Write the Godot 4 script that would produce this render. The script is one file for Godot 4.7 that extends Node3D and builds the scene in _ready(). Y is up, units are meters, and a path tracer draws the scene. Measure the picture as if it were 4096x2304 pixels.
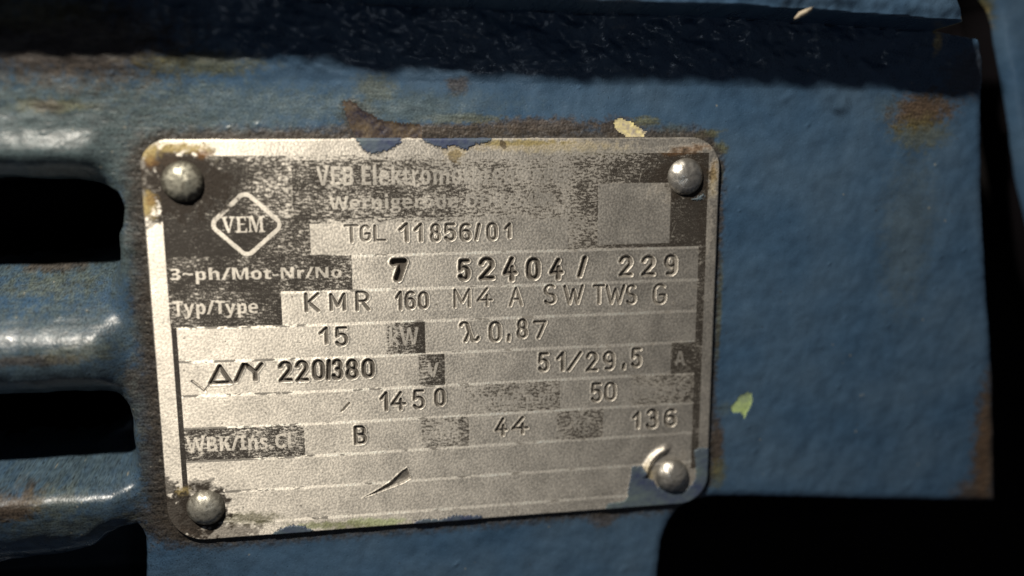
extends Node3D
# Close-up of a riveted rating plate on a blue painted electric motor. Shapes are worked out in millimetres, in the
# plane of the plate (x right, y up, z out of the plate), and scaled to metres when the meshes are made.

const MM := 0.001
const STAMPS := "T|-16.41|19|2.49|3.28|0.16|0.42|0.3;G|-14.06|19.06|1.95|2.98|0.16|0.42|0.3;L|-11.57|19.01|2.18|2.99|0.16|0.42|0.3;1|-7.41|19.02|2.02|3.57|0.25|0.55|0.3;1|-4.89|18.95|1.82|3.45|0.25|0.55|0.3;8|-1.98|18.86|2|3.42|0.25|0.55|0.3;5|0.58|18.89|2.24|3.34|0.25|0.55|0.3;6|3.31|18.83|2.25|3.35|0.25|0.55|0.3;/|5.43|18.85|1.2|3.22|0.25|0.55|0.3;0|8.01|18.84|2.09|3.41|0.25|0.55|0.3;1|10.89|18.94|1.43|2.93|0.25|0.55|0.3;7|-8.5|12.45|3.12|4.37|0.5|1.3|0.95;5|2.98|12.12|2.4|4.16|0.38|0.8|0.8;2|6.98|12.27|3|4.35|0.38|0.8|0.8;4|11.2|12.01|2.67|4.65|0.38|0.8|0.8;0|15.41|11.98|2.74|4.31|0.38|0.8|0.8;4|19.67|11.79|2.67|4.19|0.38|0.8|0.8;/|24.43|12.09|1.86|4.16|0.38|0.8|0.8;2|32.61|12.01|2.79|4.15|0.34|0.75|0.4;2|36.89|11.94|2.82|4.08|0.34|0.75|0.4;9|41.18|11.93|2.7|4.24|0.34|0.75|0.4;K|-23.51|7.25|2.61|3.56|0.2|0.48|0.6;M|-19.19|7.16|2.81|3.27|0.2|0.48|0.6;R|-14.89|7.19|2.53|3.64|0.2|0.48|0.6;1|-8.6|6.99|1.39|3.62|0.22|0.5|0.5;6|-6.63|6.99|2.01|3.49|0.22|0.5|0.5;0|-4.33|6.91|1.98|3.32|0.22|0.5|0.5;M|2.52|7.05|3.03|3.57|0.2|0.42|0.35;4|6.58|7.13|2.93|3.59|0.2|0.42|0.35;A|12.26|7.01|2.55|3.66|0.2|0.42|0.35;S|18.5|7.25|2.49|3.86|0.26|0.5|0.4;W|22.88|7.01|3.87|3.79|0.26|0.5|0.4;T|27.64|6.89|2.35|3.81|0.26|0.5|0.4;W|30.73|6.79|3.84|3.82|0.26|0.5|0.4;S|33.75|6.69|2.19|3.83|0.26|0.5|0.4;G|39.17|6.57|2.7|4.09|0.26|0.5|0.4;1|-21.72|1.26|1.87|3.3|0.25|0.52|0.5;5|-18.74|0.98|2.4|3.63|0.25|0.52|0.5;l|3.79|0.89|3.78|3.99|0.28|0.55|0.4;0|8.43|0.7|2.41|4.02|0.28|0.55|0.4;,|10.94|-0.54|1.05|1.67|0.28|0.55|0.4;8|13.4|1.07|2.12|3.89|0.28|0.55|0.4;7|16.67|0.75|2.59|3.54|0.28|0.55|0.4;D|-39.54|-4.85|4.04|3.68|0.3|0.65|0.75;/|-36.25|-4.71|2.16|3.61|0.3|0.65|0.75;Y|-33.83|-4.69|3.26|3.44|0.3|0.65|0.75;2|-28.6|-4.86|2.49|3.91|0.3|0.65|0.75;2|-25.78|-4.89|2.38|4.06|0.3|0.65|0.75;0|-22.97|-4.83|2.27|3.93|0.3|0.65|0.75;/|-21.24|-4.91|0.77|3.94|0.3|0.65|0.75;3|-19.71|-4.9|2.11|3.95|0.3|0.65|0.75;8|-17.16|-5|2.3|3.91|0.3|0.65|0.75;0|-14.35|-5|2.35|3.74|0.3|0.65|0.75;5|17.39|-5.4|2.24|3.83|0.33|0.6|0.45;1|20.61|-5.43|1.83|3.89|0.33|0.6|0.45;/|23.18|-5.51|2.93|3.9|0.33|0.6|0.45;2|26.47|-5.69|2.43|3.96|0.33|0.6|0.45;9|29.72|-5.7|2.45|3.88|0.33|0.6|0.45;,|32.63|-6.94|0.92|1.49|0.33|0.6|0.45;5|35.06|-5.38|2.28|3.99|0.33|0.6|0.45;1|-11.68|-11.25|1.68|3.76|0.26|0.52|0.6;4|-9.2|-11.29|2.84|3.68|0.26|0.52|0.6;5|-5.53|-11.22|2.33|3.78|0.26|0.52|0.6;0|-1.73|-11.03|2.12|3.56|0.26|0.52|0.6;5|27.45|-11.69|2.31|3.92|0.3|0.55|0.5;0|30.09|-11.64|2.42|3.83|0.3|0.55|0.5;B|-16.08|-17.25|2.33|3.7|0.3|0.55|0.5;4|9.46|-17.34|2.42|3.75|0.3|0.55|0.5;4|12.97|-17.24|3.28|3.62|0.3|0.55|0.5;1|35.33|-17.56|1.77|3.61|0.35|0.62|0.45;3|38.38|-17.45|2.57|4.11|0.35|0.62|0.45;6|42.02|-17.49|2.64|3.78|0.35|0.62|0.45"
const PRINT := "VEB Elektromotorenwerk^-0.65^28.96^42.57^3.47^0^0.9;Wernigerode DDR/GDR^-0.41^24.06^39.23^3.21^0^0.8;VEM^-34.27^20.96^7.08^2.69^1^1;3~ph/Mot-Nr/No^-32.46^12.12^28.2^2.71^0^1;Typ/Type^-39.55^6.31^13.79^3.07^0^1;kW^-7.92^0.68^5.18^3.27^0^1;V^-2.92^-5.79^2.06^2.68^0^1;A^43.55^-5.85^1.97^2.82^0^1;U/min/r.p.m.^11.36^-12.23^15.76^3.24^0^0.8;Hz c/s^40.03^-12^9.52^2.45^0^0.8;WBK/Ins.Cl^-37.06^-17.56^17.67^2.93^0^1;IP^-0.56^-17.44^3.42^2.48^0^0.9;kg^24.75^-17.98^3.18^3.43^0^0.9"
const DIAMOND := "-33.76,26.26;-39.4,21.06;-33.93,15.78;-28.1,20.83"
const STAINS := "-43.33|27.88|7.13|5.77|0|G|0.95|3;-50.1|28.57|4.66|6.95|0|G|0.75|3;-37.58|28.01|2.79|2.48|0|G|0.6|3;-46.38|31.77|3.51|2.03|0|B|0.9|3;-39.86|32.86|1.81|0.81|5|R|0.75|3;-48.62|32.92|1.62|1.53|0|Y|0.8|3;-48.33|31.59|1.16|0.97|0|R|0.5|3;-43.52|33.77|4.51|0.81|0|Y|0.8|3;-49.22|24.68|1.56|2.05|0|Y|0.9|3;-48.63|25.29|1.01|1.07|0|R|0.5|3;-38.42|33.75|0.99|2.03|0|W|0.3|3;43.88|32.94|4.28|0.85|8|R|0.8|3;48.61|28.77|0.72|2.26|0|R|0.75|3;48.71|27.42|0.96|3.41|0|Y|0.55|3;42.85|28.38|6.69|4.97|0|G|0.55|1;47.49|19.21|1.46|6.5|0|G|0.35|1;12.97|34.32|8.48|0.56|0|O|0.85|3;16.52|33.79|14.96|1.12|0|Y|0.5|3;1.24|32.17|1.12|1.19|0|B|0.8|3;1.38|33.1|2.16|1.79|0|Y|0.4|3;9.88|34.12|0.44|0.86|20|B|0.8|3;24.18|32.97|11.95|1.05|0|O|0.25|3;-49.1|-30.79|8.4|5.39|0|G|0.95|3;-44.15|-25.57|3.36|2.09|0|G|0.6|3;-50.78|-25.08|2.89|2.3|0|G|0.8|3;-46.87|-25.6|1.25|0.83|0|Y|0.6|3;-36|-31.61|5.61|1.23|-4|O|0.65|3;-14.05|-34.12|6.82|0.98|-4|L|0.75|3;-24.33|-33.96|4.43|0.68|-4|L|0.6|3;-20.78|-34.06|6.27|0.87|-4|O|0.5|3;-41.26|-33.8|6.85|1.9|-4|B|0.6|3;-14.36|38.18|3.33|3.32|25|G|1|2;-15.74|40.24|1.65|1.73|0|G|1|2;-12.75|36.73|3.35|1.5|0|G|0.9|2;-2.64|36.41|18.27|1.43|0|B|0.95|2;16.07|37.1|11.69|1.8|0|B|0.9|2;30.96|36.86|4.14|2.09|0|B|0.85|2;-32.36|35.75|14.6|0.81|0|B|0.7|2;2.96|38.59|6.94|0.84|0|O|0.6|2;-5.54|39.84|8.52|2.5|0|T|0.6|2;-11.71|43.53|3.74|2.46|0|O|0.5|2;2.18|44.02|2.14|1.66|0|B|0.7|2;41.17|36.4|2.82|1.15|0|T|0.7|2;90.17|39.98|7.29|3.69|10|B|1|2;89.69|39.52|5.71|2.77|0|R|0.1|2;90.02|35.83|6.27|3.26|0|O|0.5|2;89.02|17.41|5.84|16.23|0|O|0.18|2;82.95|40.43|3.06|2.74|0|T|0.3|2;111.14|-28.46|3.6|16.61|3|B|1|2;109.74|-38.17|5.56|3.9|0|B|0.9|2;110.44|-31.12|1.51|12.18|3|R|0.15|2;111.32|-12.52|1.42|9.57|0|B|0.5|2;47.8|35.72|2.86|0.89|10|O|0.75|2;50.29|33.26|1.44|1.17|0|O|0.75|2;50.5|28.3|0.58|1.82|0|O|0.6|2;51.81|-24.03|1.54|6.15|0|B|0.95|2;52.2|-29.67|2.07|3.1|0|O|0.6|2;51.2|2.65|0.6|10.69|0|O|0.6|2;53.17|-16.55|1.53|1.51|0|T|0.6|2;-51.23|21.22|2.73|7.06|0|G|0.85|2;-51.14|6.5|2.46|9.49|0|G|0.85|2;-52.86|-8.66|3.83|7.57|0|G|0.8|2;-54.23|-5.5|1.6|3.07|0|B|0.8|2;-52.47|-19.91|2.45|6.39|0|G|0.75|2;-54.46|17.15|2.33|5|0|T|0.6|2;-61.35|35.06|26.96|13.2|0|T|0.95|2;-66.69|17.46|20.06|9.08|0|T|0.9|2;-67.47|-12.22|15.9|22.43|0|T|0.6|2;-36.07|40.2|20.13|4.43|0|T|0.6|2;-62.18|3.53|16.59|3.84|0|T|0.5|2;-7.62|40.67|21.48|2.9|0|T|0.4|2;-69.37|13.01|6.45|1.24|0|B|0.8|2;-68.13|10.07|7.65|1.66|0|O|0.25|2;-68.34|-0.47|8.92|1.02|0|B|0.7|2;-61.27|0.49|6.28|1.72|0|O|0.3|2;-74.3|-26.47|4.71|2.48|10|B|1|2;-67.52|-26.09|4.79|2.27|0|O|0.3|2;-67.17|-31.16|10.51|2.75|0|O|0.3|2;36|38.07|2.78|0.87|0|O|0.7|2;-62.67|-16.07|2.38|1.78|0|T|0.4|2;-58.92|50.17|18.05|6.52|0|B|0.9|2;-64.31|54.97|10.97|3|0|O|0.5|2;-39.53|47.31|10.17|1.97|0|O|0.6|2;-62.72|40.53|5.95|1.17|0|O|0.6|2;-63.46|40.53|2.22|1.16|0|B|0.6|2;98.86|46.9|5.77|4.59|0|B|0.5|2;100.14|57.31|2.07|2.69|0|O|0.5|2;101.86|58.24|1.35|2.69|0|Y|0.8|2;98.33|57.28|1.55|3.58|10|Y|0|2;29.46|-37.17|2.99|2.05|0|B|0.7|2;-43.72|27.88|3.74|3.9|0|G|0.9|1;-43.62|-29.26|4.01|4.46|0|G|0.9|1;43.71|28.15|4.2|3.84|0|G|0.7|1;42.87|-29.26|4.47|4.51|0|G|0.5|1;37.47|-28.37|1.5|2.29|0|Y|0.6|1;90.14|55.74|1.1|3.2|10|Y|0.9|2;90.44|52.24|0.8|2|10|Y|0.7|2;111.35|60|1.4|4|25|O|0.9|2;112.15|59|0.7|3|25|Y|0.7|2"
const FLAKES := "a:-15.09,35.38 -15.04,34.87 -14.55,34.09 -13.93,33.18 -13.04,32.72 -12,32.54 -10.95,32.9 -9.9,33.02 -8.83,33.67 -7.7,34.32 -7.55,35.36;b:-4.19,35.34 -4.07,34.82 -2.49,34.03 -0.77,33.43 -0.11,33.33 0.57,33.82 1.37,33.9 2.31,33.54 3.11,33.21 3.78,33.14 4.6,33.79 5.41,34.15 6.77,34.25 7.72,34.51 8.06,35.3;c:-7.22,-35.3 -6.63,-34.38 -4.63,-34.21 -2.48,-34.57 -0.89,-34.28 0.85,-33.88 2.87,-34.28 5.5,-34.41 6,-35.46 6.07,-36.47 -7.26,-36.9;d:-32.56,-35.52 -32.12,-34.81 -30.72,-33.88 -28.8,-33.44 -26.77,-33.91 -25.3,-34.78 -24.94,-36.02;e:34.58,-26.73 36.43,-26.7 37.23,-27.93 37.34,-29.2 38.99,-29.95 39.81,-31.27 42.19,-32.4 45.34,-32.48 46.87,-31.16 47.44,-29.29 47.26,-26.42 46.95,-24.51 47.71,-23.93 49.45,-24.05 50.89,-24.46 51.56,-33.1 47.9,-37.66 29.53,-35.55 29.52,-34.6 29.97,-33.84 32.73,-33.74 33.65,-33.18 33.69,-31.76 34.19,-29.6;f:44.8,23.97 45.63,24.28 46.96,24.9 47.09,24.37 46.77,23.94 46.11,23.63"
const CHIPS := "y:30.43,38.28 31.15,38.4 33.12,37.7 34.36,36.89 35.97,35.96 35.63,35.15 32.44,35.16 30.96,35.97 29.96,37.13;g:54.48,-16.46 56.41,-14.18 57.74,-13.72 58.71,-14.17 58.67,-16.17 57.67,-17.84 57.3,-18.76 56.71,-17.79 54.8,-17.41;r:-17.31,41.23 -16,41.23 -14.93,40.69 -14.08,39.71 -12.35,38.95 -11.05,37.96 -8.17,37.63 -4.15,37.29 -4.2,34.73 -14.68,34.78 -15.95,36.43 -16.65,38.29"
const GOUGE := "-16.2,-29.29 -13.8,-28.05 -11.24,-26.59 -9.09,-24.65 -7.95,-23.91 -7.68,-24.75 -7.36,-26.12 -8.72,-26.92 -10.99,-27.66 -13.81,-28.57"
const SLOTS := ["-110,29 -71,29 -62,28.6 -57,27.6 -54.4,26.4 -53.6,24 -54,21 -55.8,17.9 -59,15.5 -63.5,14.1 -68,13.5 -110,13.2", "-110,-8 -75,-7.9 -64,-7.8 -57,-8.4 -55.6,-10.5 -56.2,-13.2 -58,-16.4 -61.2,-19.2 -65.5,-21 -110,-21.4", "-96.79,-42.09 -78.05,-40.62 -69.65,-39.41 -63.93,-36.74 -61.09,-33.79 -57.69,-32.08 -55.36,-31.6 -54.4,-34.59 -54.31,-38.73 -55.15,-44.73 -56.48,-55.43 -98.18,-53.78"]
const CUTOUT := "142.01,-42.94 114.11,-40.5 85.89,-37.96 60.05,-35.46 51.75,-34.82 47.67,-35.09 44.88,-36.52 42.94,-39.25 41.6,-43.29 40.98,-49.86 41.27,-80.46 149.03,-94.06"
const GAP := "84.67,68.27 86.4,61.94 88.28,58.1 90.01,54.41 99.4,53.1 101.43,49.27 102.95,41.98 105.01,23.14 108.32,3.42 111.24,-13.07 114.69,-40.72 119.4,-80.67 190.81,-89.01 159.7,83.22 90.72,80.31"
const GLYPHS := {
	"0": "@.5,.7,.48,.3,0,180;@.5,.3,.48,.3,180,360;.02,.7 .02,.3;.98,.7 .98,.3", "1": "0,.68 .8,1 .8,0", "2": "@.5,.72,.48,.28,170,-25;.935,.6 .03,0 1,0",
	"3": "@.48,.74,.44,.26,160,-80;@.48,.26,.5,.28,90,-160", "4": ".68,1 0,.32 1,.32;.68,.6 .68,0", "5": ".9,1 .12,1 .06,.55;@.46,.32,.5,.32,140,-150",
	"6": "@.5,.3,.48,.3,0,360;@.55,.68,.53,.32,55,180;.02,.68 .02,.3", "7": "0,1 1,1 .35,0", "8": "@.5,.75,.42,.25,0,360;@.5,.26,.5,.26,0,360",
	"9": "@.5,.7,.48,.3,0,360;.98,.7 .98,.32;@.48,.32,.5,.32,0,-120", "/": "1,1 0,0", "T": "0,1 1,1;.5,1 .5,0", "L": "0,1 0,0 1,0",
	"G": "@.52,.68,.5,.32,40,180;.02,.68 .02,.3;@.52,.3,.5,.3,180,360;1,.3 1,.45 .55,.45", "K": "0,1 0,0;1,1 0,.4;.2,.52 1,0", "M": "0,0 0,1 .5,.25 1,1 1,0",
	"R": "0,0 0,1 .5,1;@.5,.74,.45,.26,90,-90;.5,.48 0,.48;.45,.48 1,0", "A": "0,0 .5,1 1,0;.2,.35 .8,.35", "S": "@.5,.74,.46,.26,40,270;@.5,.24,.48,.26,90,-150",
	"W": "0,1 .27,0 .5,.8 .73,0 1,1", "l": "@.2,.85,.2,.15,180,20;.38,.9 .5,.45;.5,.5 .25,0;.5,.45 .6,.2;@.8,.2,.2,.2,180,350", "D": "0,0 .5,1 1,0 0,0",
	"Y": "0,1 .55,.5 1,1;.55,.5 .55,0", "B": "0,0 0,1 .5,1;@.5,.76,.4,.24,90,-90;.5,.52 0,.52;@.5,.26,.48,.26,90,-90;.5,0 0,0", ",": ".6,1 .3,0",
}
# value fields: name, x0, x1, y0, y1
const FIELDS := [
	["value_field", -23.4, 21.7, 15.5, 20.9], ["blank_field", 27.1, 40.7, 16.1, 27.1], ["value_field", -16.6, 46.2, 9.3, 15.0], ["value_field", -28.7, 46.2, 3.4, 8.9],
	["value_field", -45.9, -11.0, -2.55, 3.0], ["value_field", -4.2, 46.2, -2.55, 3.0], ["value_field", -45.9, -5.5, -8.6, -2.95], ["value_field", -0.8, 41.7, -8.6, -2.95],
	["value_field", -45.9, 2.8, -14.5, -9.0], ["value_field", 20.4, 34.2, -14.5, -9.0], ["value_field", -25.9, -5.2, -20.45, -14.9], ["value_field", 3.4, 19.9, -20.45, -14.9],
	["value_field", 28.7, 46.2, -20.45, -14.9], ["blank_field", -45.9, 46.2, -26.3, -20.85], ["blank_field", -45.9, 46.2, -32.3, -26.7],
]
# black inked fields: x0, x1, y0, y1, ink density at the left end and at the right end
const INKED := [
	[-47.1, 47.75, 15.35, 32.4, 0.5, 0.5], [-47.1, -16.6, 9.25, 15.35, 0.8, 0.7], [-47.1, -28.7, 3.35, 9.25, 0.7, 0.8], [-11.0, -4.2, -2.6, 3.1, 0.5, 0.85],
	[-5.5, -0.8, -8.65, -2.9, 0.5, 0.85], [41.7, 47.8, -8.8, -2.75, 0.75, 0.85], [2.8, 20.4, -14.55, -8.95, 0.38, 0.56], [34.2, 47.8, -14.6, -8.9, 0.42, 0.65],
	[-47.0, -25.9, -20.5, -14.8, 0.68, 0.6], [-5.2, 3.4, -20.5, -14.85, 0.42, 0.55], [19.9, 28.7, -20.5, -14.85, 0.5, 0.62], [46.4, 47.85, -28.0, 15.3, 0.8, 0.8], [-47.05, -46.15, -30.0, 3.3, 0.95, 0.95],
]
const ROWS := [15.2, 9.1, 3.2, -2.75, -8.8, -14.7, -20.65, -26.5, -32.5]
const PW := 1520
const PH := 1080
const PLATE_X0 := -50.6
const PLATE_Y1 := 35.9
const PLATE_K := 0.0665789   # mm per texture pixel
const BW := 1792
const BH := 1169
const BODY_X0 := -100.0
const BODY_Y1 := 77.0
const BODY_K := 0.13325

var motor: Node3D
var plate: Node3D
var slot_polys := []
var cut_poly: PackedVector2Array
var gap_poly: PackedVector2Array
var flake_polys := {}
var chip_polys := {}
var n_wave := FastNoiseLite.new()
var n_fine := FastNoiseLite.new()
var n_edge := FastNoiseLite.new()


func _ready() -> void:
	# camera
	var cam := Camera3D.new()
	cam.name = "camera"
	cam.transform = Transform3D(Basis(Vector3(0.98583264, -0.00261607, 0.16771157), Vector3(0.03220009, 0.98423249, -0.17392403), Vector3(-0.16461218, 0.17686032, 0.97037274)), Vector3(-14.1277, 36.1520, 151.0130) * MM)
	cam.near = 0.01
	cam.far = 5.0
	var lens := CameraAttributesPhysical.new()
	lens.frustum_focal_length = 36.19
	lens.frustum_focus_distance = 0.1535
	lens.frustum_near = 0.01
	lens.frustum_far = 5.0
	lens.exposure_aperture = 5.6
	cam.attributes = lens
	cam.fov = 36.69
	add_child(cam)
	cam.current = true
	# dark surroundings
	var env := Environment.new()
	env.background_mode = Environment.BG_COLOR
	env.background_color = Color(0.03, 0.032, 0.04).linear_to_srgb()
	env.tonemap_mode = Environment.TONE_MAPPER_LINEAR
	env.tonemap_exposure = 1.0
	env.sdfgi_enabled = true
	env.ssao_enabled = true
	env.ssil_enabled = true
	var we := WorldEnvironment.new()
	we.name = "surroundings"
	we.environment = env
	add_child(we)
	# the one lamp, held above and to the left
	var lamp := AreaLight3D.new()
	lamp.name = "hand_lamp"
	lamp.area_size = Vector2(0.012, 0.012)
	lamp.light_color = Color(1.0, 0.965, 0.91)
	lamp.light_energy = 0.19
	lamp.shadow_enabled = true
	lamp.look_at_from_position(Vector3(-125, 235, 170) * MM, Vector3(0, 0, 0), Vector3.UP)
	add_child(lamp)

	# weak fill light added near the camera, for faint glints in the shade
	var fill_light := OmniLight3D.new()
	fill_light.name = "weak_fill"
	fill_light.position = Vector3(20.0, -10.0, 185.0) * MM
	fill_light.light_color = Color(0.86, 0.93, 1.0)
	fill_light.light_energy = 0.0008
	fill_light.light_size = 0.012
	fill_light.omni_range = 2.0
	fill_light.omni_attenuation = 2.0
	fill_light.shadow_enabled = true
	add_child(fill_light)

	n_wave.seed = 11
	n_wave.frequency = 0.11
	n_wave.fractal_octaves = 3
	n_fine.seed = 23
	n_fine.frequency = 0.9
	n_fine.fractal_octaves = 3
	n_edge.seed = 5
	n_edge.frequency = 0.45
	n_edge.fractal_octaves = 4
	for s in SLOTS:
		slot_polys.append(read_poly(s))
	cut_poly = read_poly(CUTOUT)
	gap_poly = read_poly(GAP)
	for part in FLAKES.split(";"):
		flake_polys[part.get_slice(":", 0)] = read_poly(part.get_slice(":", 1))
	for part in CHIPS.split(";"):
		chip_polys[part.get_slice(":", 0)] = read_poly(part.get_slice(":", 1))

	motor = Node3D.new()
	motor.name = "electric_motor"
	motor.set_meta("label", "blue painted cast electric motor housing with grimy rounded cooling ribs behind the plate")
	motor.set_meta("category", "electric motor")
	add_child(motor)
	plate = Node3D.new()
	plate.name = "rating_plate"
	plate.set_meta("label", "worn bare metal rating plate with stamped figures riveted to the blue motor")
	plate.set_meta("category", "rating plate")
	add_child(plate)
	build_body()
	build_shield()
	build_backing()
	build_plate()
	build_rivets()


# ---------------------------------------------------------------- helpers
func read_poly(s: String) -> PackedVector2Array:
	var out := PackedVector2Array()
	for p in s.strip_edges().split(" "):
		out.append(Vector2(p.get_slice(",", 0).to_float(), p.get_slice(",", 1).to_float()))
	return out


func sd_poly(p: Vector2, poly: PackedVector2Array) -> float:
	var n := poly.size()
	var d := 1e9
	var inside := false
	var b := poly[n - 1]
	for i in n:
		var a := poly[i]
		var e := b - a
		var w := p - a
		var q := w - e * clampf(w.dot(e) / e.length_squared(), 0.0, 1.0)
		d = minf(d, q.length_squared())
		if (a.y > p.y) != (b.y > p.y) and p.x < (b.x - a.x) * (p.y - a.y) / (b.y - a.y) + a.x:
			inside = not inside
		b = a
	d = sqrt(d)
	return -d if inside else d


func bounds(poly: PackedVector2Array, grow: float) -> Rect2:
	var r := Rect2(poly[0], Vector2.ZERO)
	for p in poly:
		r = r.expand(p)
	return r.grow(grow)


func rounded_plate(x: float, y: float) -> float:
	# signed distance to the plate outline, negative inside; the upper left corner is the tightest
	var r := 5.6
	if x < 0.0:
		r = 4.6 if y > 0.0 else 6.5
	var qx := absf(x) - 50.0 + r
	var qy := absf(y) - 35.09 + r
	return minf(maxf(qx, qy), 0.0) + Vector2(maxf(qx, 0.0), maxf(qy, 0.0)).length() - r


func bow(x: float, y: float) -> float:
	# the printed rows rise a little towards the left end of the bent plate
	if x > -10.0 or y > 16.0:
		return 0.0
	var t := (-10.0 - x) / 37.0
	return 0.45 * t * t


func plain_part(called: String, mesh: Mesh, material: Material, parent: Node) -> MeshInstance3D:
	var o := MeshInstance3D.new()
	o.name = called
	o.mesh = mesh
	o.material_override = material
	parent.add_child(o, true)
	return o


func sheet(x0: float, y0: float, nx: int, ny: int, step: float, height: PackedFloat32Array, ids: PackedByteArray, uv_x0: float, uv_y1: float, uv_w: float, uv_h: float) -> Dictionary:
	# cuts one relief into a mesh per id; neighbours share positions and normals, so that no seam shows. id 0 is left out.
	var verts := PackedVector3Array()
	var norms := PackedVector3Array()
	var uvs := PackedVector2Array()
	verts.resize(nx * ny)
	norms.resize(nx * ny)
	uvs.resize(nx * ny)
	for j in ny:
		var up := mini(j + 1, ny - 1) * nx
		var dn := maxi(j - 1, 0) * nx
		var y := y0 + j * step
		for i in nx:
			var k := j * nx + i
			var x := x0 + i * step
			verts[k] = Vector3(x, y, height[k]) * MM
			var l := maxi(i - 1, 0)
			var r := mini(i + 1, nx - 1)
			norms[k] = Vector3(height[j * nx + l] - height[j * nx + r], height[dn + i] - height[up + i], 2.0 * step).normalized()
			uvs[k] = Vector2((x - uv_x0) / uv_w, (uv_y1 - y) / uv_h)
	var lists := []
	lists.resize(256)
	for n in 256:
		lists[n] = PackedInt32Array()
	for j in ny - 1:
		for i in nx - 1:
			var id := ids[j * nx + i]
			if id:
				lists[id].append(j * nx + i)
	var remap := PackedInt32Array()
	var stamp := PackedInt32Array()
	remap.resize(nx * ny)
	stamp.resize(nx * ny)
	var made := {}
	for id in range(1, 256):
		var quads: PackedInt32Array = lists[id]
		if quads.is_empty():
			continue
		var v := PackedVector3Array()
		var nn := PackedVector3Array()
		var t := PackedVector2Array()
		var index := PackedInt32Array()
		index.resize(quads.size() * 6)
		var at := 0
		for q in quads:
			for c in [q, q + 1, q + nx, q + nx + 1]:
				if stamp[c] != id:
					stamp[c] = id
					remap[c] = v.size()
					v.append(verts[c])
					nn.append(norms[c])
					t.append(uvs[c])
			var a := remap[q]
			var b := remap[q + 1]
			var d := remap[q + nx]
			var e := remap[q + nx + 1]
			index[at] = a
			index[at + 1] = d
			index[at + 2] = b
			index[at + 3] = b
			index[at + 4] = d
			index[at + 5] = e
			at += 6
		var arrays := []
		arrays.resize(Mesh.ARRAY_MAX)
		arrays[Mesh.ARRAY_VERTEX] = v
		arrays[Mesh.ARRAY_NORMAL] = nn
		arrays[Mesh.ARRAY_TEX_UV] = t
		arrays[Mesh.ARRAY_INDEX] = index
		var m := ArrayMesh.new()
		m.add_surface_from_arrays(Mesh.PRIMITIVE_TRIANGLES, arrays)
		made[id] = m
	return made


func noise_bytes(seed_: int, freq: float, octaves: int, w: int, h: int, stretch := Vector2.ONE, kind := FastNoiseLite.TYPE_SIMPLEX_SMOOTH) -> PackedByteArray:
	# grey noise of w x h pixels; stretch above 1 draws it out along x or y
	var n := FastNoiseLite.new()
	n.seed = seed_
	n.noise_type = kind
	n.frequency = freq
	n.fractal_type = FastNoiseLite.FRACTAL_FBM if octaves > 1 else FastNoiseLite.FRACTAL_NONE
	n.fractal_octaves = octaves
	var im := n.get_image(ceili(w / stretch.x), ceili(h / stretch.y))
	im.convert(Image.FORMAT_L8)
	if stretch != Vector2.ONE:
		im.resize(w, h, Image.INTERPOLATE_CUBIC)
	return im.get_data()


func texture(w: int, h: int, data: PackedByteArray, format := Image.FORMAT_RGB8) -> ImageTexture:
	return ImageTexture.create_from_image(Image.create_from_data(w, h, false, format, data))


func to_byte(v: float) -> int:
	# linear value to an sRGB byte
	v = clampf(v, 0.0, 1.0)
	return int(255.0 * (12.92 * v if v < 0.0031308 else 1.055 * pow(v, 0.41667) - 0.055) + 0.5)


const TINTS := {
	"G": Vector3(0.030, 0.024, 0.019), "B": Vector3(0.050, 0.037, 0.027), "R": Vector3(0.15, 0.068, 0.018), "Y": Vector3(0.36, 0.28, 0.12), "O": Vector3(0.085, 0.08, 0.026),
	"L": Vector3(0.30, 0.36, 0.16), "W": Vector3(0.5, 0.48, 0.38), "T": Vector3(0.060, 0.084, 0.088),
}


func stain(rgb: PackedFloat32Array, dirt: PackedFloat32Array, w: int, h: int, x0: float, y1: float, k: float, surface: int) -> void:
	for row in STAINS.split(";"):
		var f := row.split("|")
		if f[7].to_int() & surface == 0:
			continue
		var cx := f[0].to_float()
		var cy := f[1].to_float()
		var rx := f[2].to_float()
		var ry := f[3].to_float()
		var ca := cos(deg_to_rad(f[4].to_float()))
		var sa := sin(deg_to_rad(f[4].to_float()))
		var tint: Vector3 = TINTS[f[5]]
		var strength := f[6].to_float()
		var film := 0.5 if f[5] == "T" else 1.0
		var reach := maxf(rx, ry) * 1.5
		var soft := (0.24 if surface == 1 else 0.5) if f[5] in ["G", "B"] else 0.6
		for py in range(maxi(0, int((y1 - cy - reach) / k)), mini(h, int((y1 - cy + reach) / k))):
			for px in range(maxi(0, int((cx - reach - x0) / k)), mini(w, int((cx + reach - x0) / k))):
				var dx := x0 + px * k - cx
				var dy := y1 - py * k - cy
				var u := (dx * ca + dy * sa) / rx
				var v := (dy * ca - dx * sa) / ry
				var d := 1.0 - sqrt(u * u + v * v)
				if d < -0.5 * (1.0 if surface == 1 else 0.8):
					continue
				d += (0.65 if surface == 1 else 0.4) * n_edge.get_noise_2d(dx + cx, dy + cy) + 0.26 * n_fine.get_noise_2d(dx + cx, (dy + cy) * 1.6)
				var a := strength * smoothstep(-soft * 0.6, soft, d)
				if a <= 0.0:
					continue
				var g := 1.0 + 0.5 * n_fine.get_noise_2d((dx + cx) * 2.3, (dy + cy) * 2.3 + 40.0)
				var c := (py * w + px) * 3
				rgb[c] += (tint.x * g - rgb[c]) * a
				rgb[c + 1] += (tint.y * g - rgb[c + 1]) * a
				rgb[c + 2] += (tint.z * g - rgb[c + 2]) * a
				dirt[py * w + px] += (1.0 - dirt[py * w + px]) * a * film


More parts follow.
